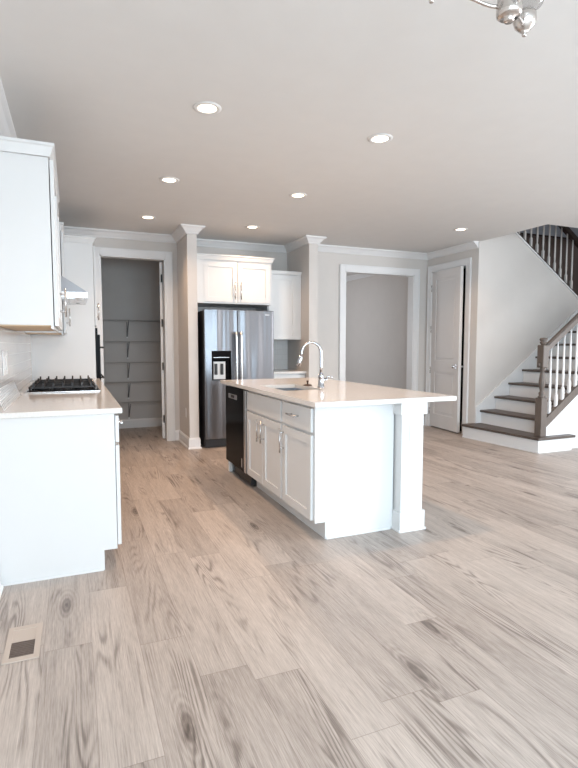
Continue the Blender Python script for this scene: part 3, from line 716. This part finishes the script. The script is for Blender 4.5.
# faucet
FXC, FYC = 1.862, 3.80
t = thing('faucet', 'tall chrome gooseneck pull-down faucet standing on the island countertop', 'faucet', (FXC, FYC, .914))
link('faucet_body', MB().lathe(FXC, FYC, [(.030, .915), (.030, .921), (.024, .928), (.022, .995), (.024, 1.00), (.019, 1.02), (.013, 1.03), (0, 1.03)]), 'chrome', t)
dirv = Vector((-.93, .25, 0)).normalized()
pts = [(FXC, FYC, 1.02), (FXC, FYC, 1.08), (FXC, FYC, 1.15)]
R0 = .080; zc = 1.195
for k in range(19):
    a = pi * (k / 18) * 1.0; pts.append((FXC + dirv.x * (R0 - R0 * cos(a)), FYC + dirv.y * (R0 - R0 * cos(a)), zc + R0 * 1.08 * sin(a)))
e = Vector(pts[-1]); e2 = e + Vector((dirv.x * .008, dirv.y * .008, -.03))
link('gooseneck', MB().tube(pts + [tuple(e2)], .0115, 14), 'chrome', t)
e3 = e2 + Vector((dirv.x * .02, dirv.y * .02, -.075))
link('spray_head', MB().tube([tuple(e2 + Vector((0, 0, .01))), tuple(e2), tuple((e2 + e3) / 2), tuple(e3)], .014, 14, [.012, .014, .019, .018]), 'chrome', t)
hd = Vector((.92, -.38, 0)).normalized()
m = MB().cyl((FXC, FYC, .975), tuple(Vector((FXC, FYC, .978)) + hd * .05), .015, seg=16); q = Vector((FXC, FYC, .985)) + hd * .045
m.tube([tuple(q), tuple(q + Vector((0, 0, .02)) + hd * .01), tuple(q + Vector((0, 0, .012)) + hd * .05)], .006, 10)
link('lever_handle', m, 'chrome', t)
t = thing('sink_stopper', 'small dark bronze stopper cap with knob on the counter by the faucet', 'stopper', (1.80, 3.93, .914))
# stands on the rim strip between sink and faucet
ax, ay = 1.842, 4.02
t.location = (ax, ay, .9145); WORLD[t] = Vector((ax, ay, .9145))
link('flange', MB().lathe(ax, ay, [(.037, .9150), (.038, .919), (.025, .926), (.008, .930), (0, .930)]), 'bronze', t)
link('knob', MB().lathe(ax, ay, [(.006, .928), (.006, .945), (.011, .950), (.009, .958), (0, .960)], 16), 'bronze', t)

# ------------------------------------------------------------ stairs
RISE, RUN, NX2 = .183, .25, 5.166
SYa, SYb = 4.50, 5.555
t = thing('staircase', 'open staircase with brown treads, white risers and turned newel post', 'staircase', (5.1, 5.0, 0))
N_ = 9
m = MB().prism([(4.965, 4.385), (5.50, 4.385), (5.50, 5.579), (4.90, 5.579)], 'z', 0, RISE - .03)
sr = link('starting_step', m, 'trim', t)
link('tread', MB().prism([(4.93, 4.352), (5.53, 4.352), (5.53, 5.579), (4.865, 5.579)], 'z', RISE - .028, RISE), 'stairwood', t)
link('shoe_moulding', MB().prism([(4.955, 4.375), (4.965, 4.385), (4.90, 5.579), (4.89, 5.579)], 'z', 0, .016).box(4.965, 5.50, 4.375, 4.385, 0, .016), 'trim', t)
for k in range(2, N_ + 1):
    x = NX2 + RUN * (k - 2); z = RISE * k
    link('tread', MB().box(x, min(x + RUN + .03, 7.11), SYa, SYb, z - .028, z, .006), 'stairwood', t)
    link('riser', MB().box(x + .03, x + .045, SYa, SYb, z - RISE, z - .028), 'trim', t)
zs = lambda x, o: RISE * 2 + (x - NX2) * RISE / RUN + o      # nosing line
# wall skirt
xe = 7.11
m = MB().prism([(XD + .005, .184), (XD + .035, .184), (XD + .035, .184)] [:1] + [(5.21, .184), (xe, zs(xe, -.30)), (xe, zs(xe, .085)), (XD + .02, zs(XD + .02, .085)), (XD + .005, zs(XD + .02, .085))], 'y', 5.556, 5.579)
link('skirt_board', m, 'trim', t)
# open-side closed stringer: white wall under a brown sloped cap
KY0, KY1 = 4.435, 4.498
xs0 = 5.135
link('stringer_wall', MB().prism([(xs0, .1835), (xs0, zs(xs0, -.06)), (xe, zs(xe, -.06)), (xe, 0), (5.535, 0), (5.535, .1835)], 'y', KY0 + .008, KY1 - .005), 'trim', t)
link('stringer_cap', MB().prism([(xs0, zs(xs0, -.055)), (xs0, zs(xs0, .055)), (xe, zs(xe, .055)), (xe, zs(xe, -.055))], 'y', KY0 - .002, KY1 + .002), 'newelwood', t)
# newel
NXc, NYc = 5.085, 4.47
nw = MB(); hb = .046
nw.box(NXc - hb, NXc + hb, NYc - hb, NYc + hb, RISE, .64, .004)
nw.lathe(NXc, NYc, [(.040, .64), (.044, .65), (.030, .665), (.034, .685), (.034, .70), (.022, .715), (.026, .74), (.037, .80), (.036, .84), (.025, .93), (.021, .95), (.034, .965), (.034, .975), (.028, .985), (.028, 1.0)])
nw.box(NXc - hb, NXc + hb, NYc - hb, NYc + hb, .995, 1.262, .010)
nw.lathe(NXc, NYc, [(.030, 1.255), (.030, 1.275), (.040, 1.285), (.040, 1.295), (.026, 1.303), (.042, 1.318), (.044, 1.330), (.034, 1.343), (.0, 1.348)])
link('newel_post', nw, 'newelwood', t)
# handrail
rail = MB(); xa = NXc + hb - .006; ra = zs(xa, .80)
def rz(x): return 1.215 + (x - xa) * RISE / RUN
rail.prism([(xa, rz(xa) - .045), (xa, rz(xa) + .045), (xe, rz(xe) + .045), (xe, rz(xe) - .045)], 'y', NYc - .022, NYc + .022)
rail.prism([(xa, rz(xa) + .005), (xa, rz(xa) + .032), (xe, rz(xe) + .032), (xe, rz(xe) + .005)], 'y', NYc - .032, NYc + .032)
link('handrail', rail, 'newelwood', t)
def baluster(x, z0, z1, y, par, mt='trim', r=.011):
    m = MB(); m.box(x - .016, x + .016, y - .016, y + .016, z0 - .02, z0 + .13, .003)
    m.lathe(x, y, [(.015, z0 + .128), (.017, z0 + .14), (.010, z0 + .15), (.013, z0 + .19), (.0155, z0 + .26), (r + .002, z0 + .42), (.0085, z1 + .02)], 12)
    return link('baluster', m, mt, par)
x = 5.215
while x < 6.9:
    baluster(x, zs(x, .055), rz(x) - .03, NYc, t); x += .106
link('rail_bracket', MB().box(NXc - .075, NXc - .046, NYc - .015, NYc + .015, 1.02, 1.05, .004), 'newelwood', t)
# landing
tag(link('stair_landing', MB().box(7.12, 7.9, 4.435, 6.65, 1.50, 1.647), 'stairwood'), 'brown stair landing where the two stair flights meet', 'landing')

# upper flight, behind the cut wall
t = thing('staircase', 'dark upper stair flight with pale balusters above the sloping stair wall', 'staircase', (6.4, 6.1, 1.65))
zu = lambda x: 2.793 - (x - 5.768) * .673
link('skirt_cap', MB().prism([(5.36, zu(5.36) + .004), (7.10, zu(7.10) + .004), (7.10, zu(7.10) + .026), (5.36, zu(5.36) + .026)], 'y', 5.565, 5.715), 'trim', t)
link('shoe_rail', MB().prism([(5.36, zu(5.36) + .027), (7.10, zu(7.10) + .027), (7.10, zu(7.10) + .075), (5.36, zu(5.36) + .075)], 'y', 5.60, 5.68), 'darkwood', t)
link('handrail', MB().prism([(5.30, zu(5.30) + .82), (7.10, zu(7.10) + .82), (7.10, zu(7.10) + .90), (5.30, zu(5.30) + .90)], 'y', 5.605, 5.675), 'darkwood', t)
x = 5.50
while x < 7.05:
    m = MB(); z0 = zu(x) + .06
    m.box(x - .015, x + .015, 5.625, 5.655, z0, z0 + .16, .003); m.lathe(x, 5.64, [(.014, z0 + .158), (.016, z0 + .17), (.010, z0 + .18), (.014, z0 + .25), (.012, z0 + .45), (.010, zu(x) + .825)], 10)
    link('baluster', m, 'wall', t); x += .12
for k in range(1, 5):
    xx = 7.12 - RUN * (k - 1); z = 1.647 + RISE * k
    link('tread', MB().box(xx - RUN - .03, xx, 5.701, 6.649, z - .028, z, .005), 'stairwood', t)
    link('riser', MB().box(xx - .045, xx - .03, 5.701, 6.649, z - RISE, z - .028), 'darkwood', t)

# ------------------------------------------------------------ recessed ceiling lights
def ceiling_light(x, y, label, power=4.6):
    t = thing('recessed_light', label, 'ceiling light', (x, y, CH), 'round recessed ceiling lights')
    m = MB().lathe(x, y, [(.084, CH - .0005), (.084, CH - .003), (.070, CH - .007), (.056, CH - .005), (.056, CH - .0005)], 32); link('trim_ring', m, 'ceiling', t)
    link('diffuser', MB().lathe(x, y, [(.0555, CH - .001), (.0555, CH - .0045), (0, CH - .0055)], 32), 'led', t)
    l = bpy.data.lights.new('led_light', 'AREA'); l.shape = 'DISK'; l.size = .12; l.energy = power; l.color = (1.0, 0.66, 0.42); l.spread = radians(125)
    o = bpy.data.objects.new('led_light', l); COL.objects.link(o); o.parent = t; o.location = (0, 0, -.013)
    return t
ceiling_light(.770, 3.115, 'lit recessed ceiling light, leftmost of the two closest to the camera')
ceiling_light(1.962, 3.110, 'lit recessed ceiling light nearest above the camera end of the island')
ceiling_light(.790, 4.55, 'lit recessed ceiling light in the left row, second from the pantry')
ceiling_light(1.98, 4.545, 'lit recessed ceiling light above the far end of the island')
ceiling_light(.792, 5.94, 'lit recessed ceiling light just in front of the pantry doorway')
ceiling_light(1.998, 5.945, 'lit recessed ceiling light just in front of the refrigerator')
ceiling_light(4.37, 5.10, 'lit recessed ceiling light near the closet door and the stairs')

# ------------------------------------------------------------ floor register
t = thing('floor_register', 'beige floor vent register with half-open brown grille near the left cabinets', 'vent', (-.232, 2.375, 0))
rx0, rx1, ry0, ry1 = -.300, -.166, 2.235, 2.515
m = MB(); m.box(rx0, rx0 + .022, ry0, ry1, .0005, .006, .001); m.box(rx1 - .022, rx1, ry0, ry1, .0005, .006, .001); m.box(rx0 + .022, rx1 - .022, ry0, ry0 + .030, .0005, .006, .001); m.box(rx0 + .022, rx1 - .022, ry1 - .030, ry1, .0005, .006, .001)
link('flange', m, 'vent', t)
link('cover_plate', MB().box(rx0 + .022, rx1 - .022, 2.385, ry1 - .03, .0005, .004), 'vent', t)
link('damper', MB().box(rx0 + .02, rx1 - .02, ry0 + .028, 2.386, .0003, .0015), 'ventdark', t)
m = MB()
for k in range(9):
    y = ry0 + .034 + k * .0135; m.box(rx0 + .022, rx1 - .022, y, y + .005, .0015, .005)
link('louvre', m, 'ventdark', t)

# ------------------------------------------------------------ chandelier (mostly above the frame)
hx, hy, hz = 1.195, 1.212, 2.209
t = thing('chandelier', 'brushed nickel chandelier with curved arms hanging from the ceiling at right', 'chandelier', (hx, hy, CH))
link('hub', MB().lathe(hx, hy, [(0, hz - .014), (.012, hz - .013), (.015, hz - .008), (.015, hz - .001), (.028, hz), (.0345, hz + .006), (.0355, hz + .014), (.0355, hz + .034), (.033, hz + .037), (.033, hz + .090), (.030, hz + .095), (.012, hz + .10), (.008, hz + .12), (.008, CH - .03), (.055, CH - .025), (.060, CH - .003), (0, CH - .001)], 32), 'nickel', t)
for k in range(3):
    a = radians(33 + 120 * k); dx, dy = cos(a), sin(a); pts = []
    rr = .222
    for s in range(17):
        u_ = s / 16; r = .03 + (rr - .03) * u_; z = hz + .031 + .055 * u_ ** 2 + .020 * sin(pi * u_) ** 2; pts.append((hx + dx * r, hy + dy * r, z))
    ex, ey, ez = pts[-1]
    arm = link('arm', MB().tube(pts + [(ex, ey, ez + .03)], .0055, 10), 'nickel', t)
    zc_ = ez - .026
    link('socket_cup', MB().lathe(ex, ey, [(0, zc_ - .010), (.006, zc_ - .008), (.008, zc_ - .002), (.005, zc_ + .002), (.016, zc_ + .008), (.030, zc_ + .022), (.036, zc_ + .040), (.034, zc_ + .062), (.030, zc_ + .066), (0, zc_ + .066)], 28), 'nickel', t)
    g = MB().lathe(ex, ey, [(.030, zc_ + .068), (.052, zc_ + .085), (.066, zc_ + .12), (.070, zc_ + .17), (.0685, zc_ + .17), (.0645, zc_ + .12), (.051, zc_ + .087), (.030, zc_ + .070)], 32)
    link('glass_shade', g, 'glass', t)
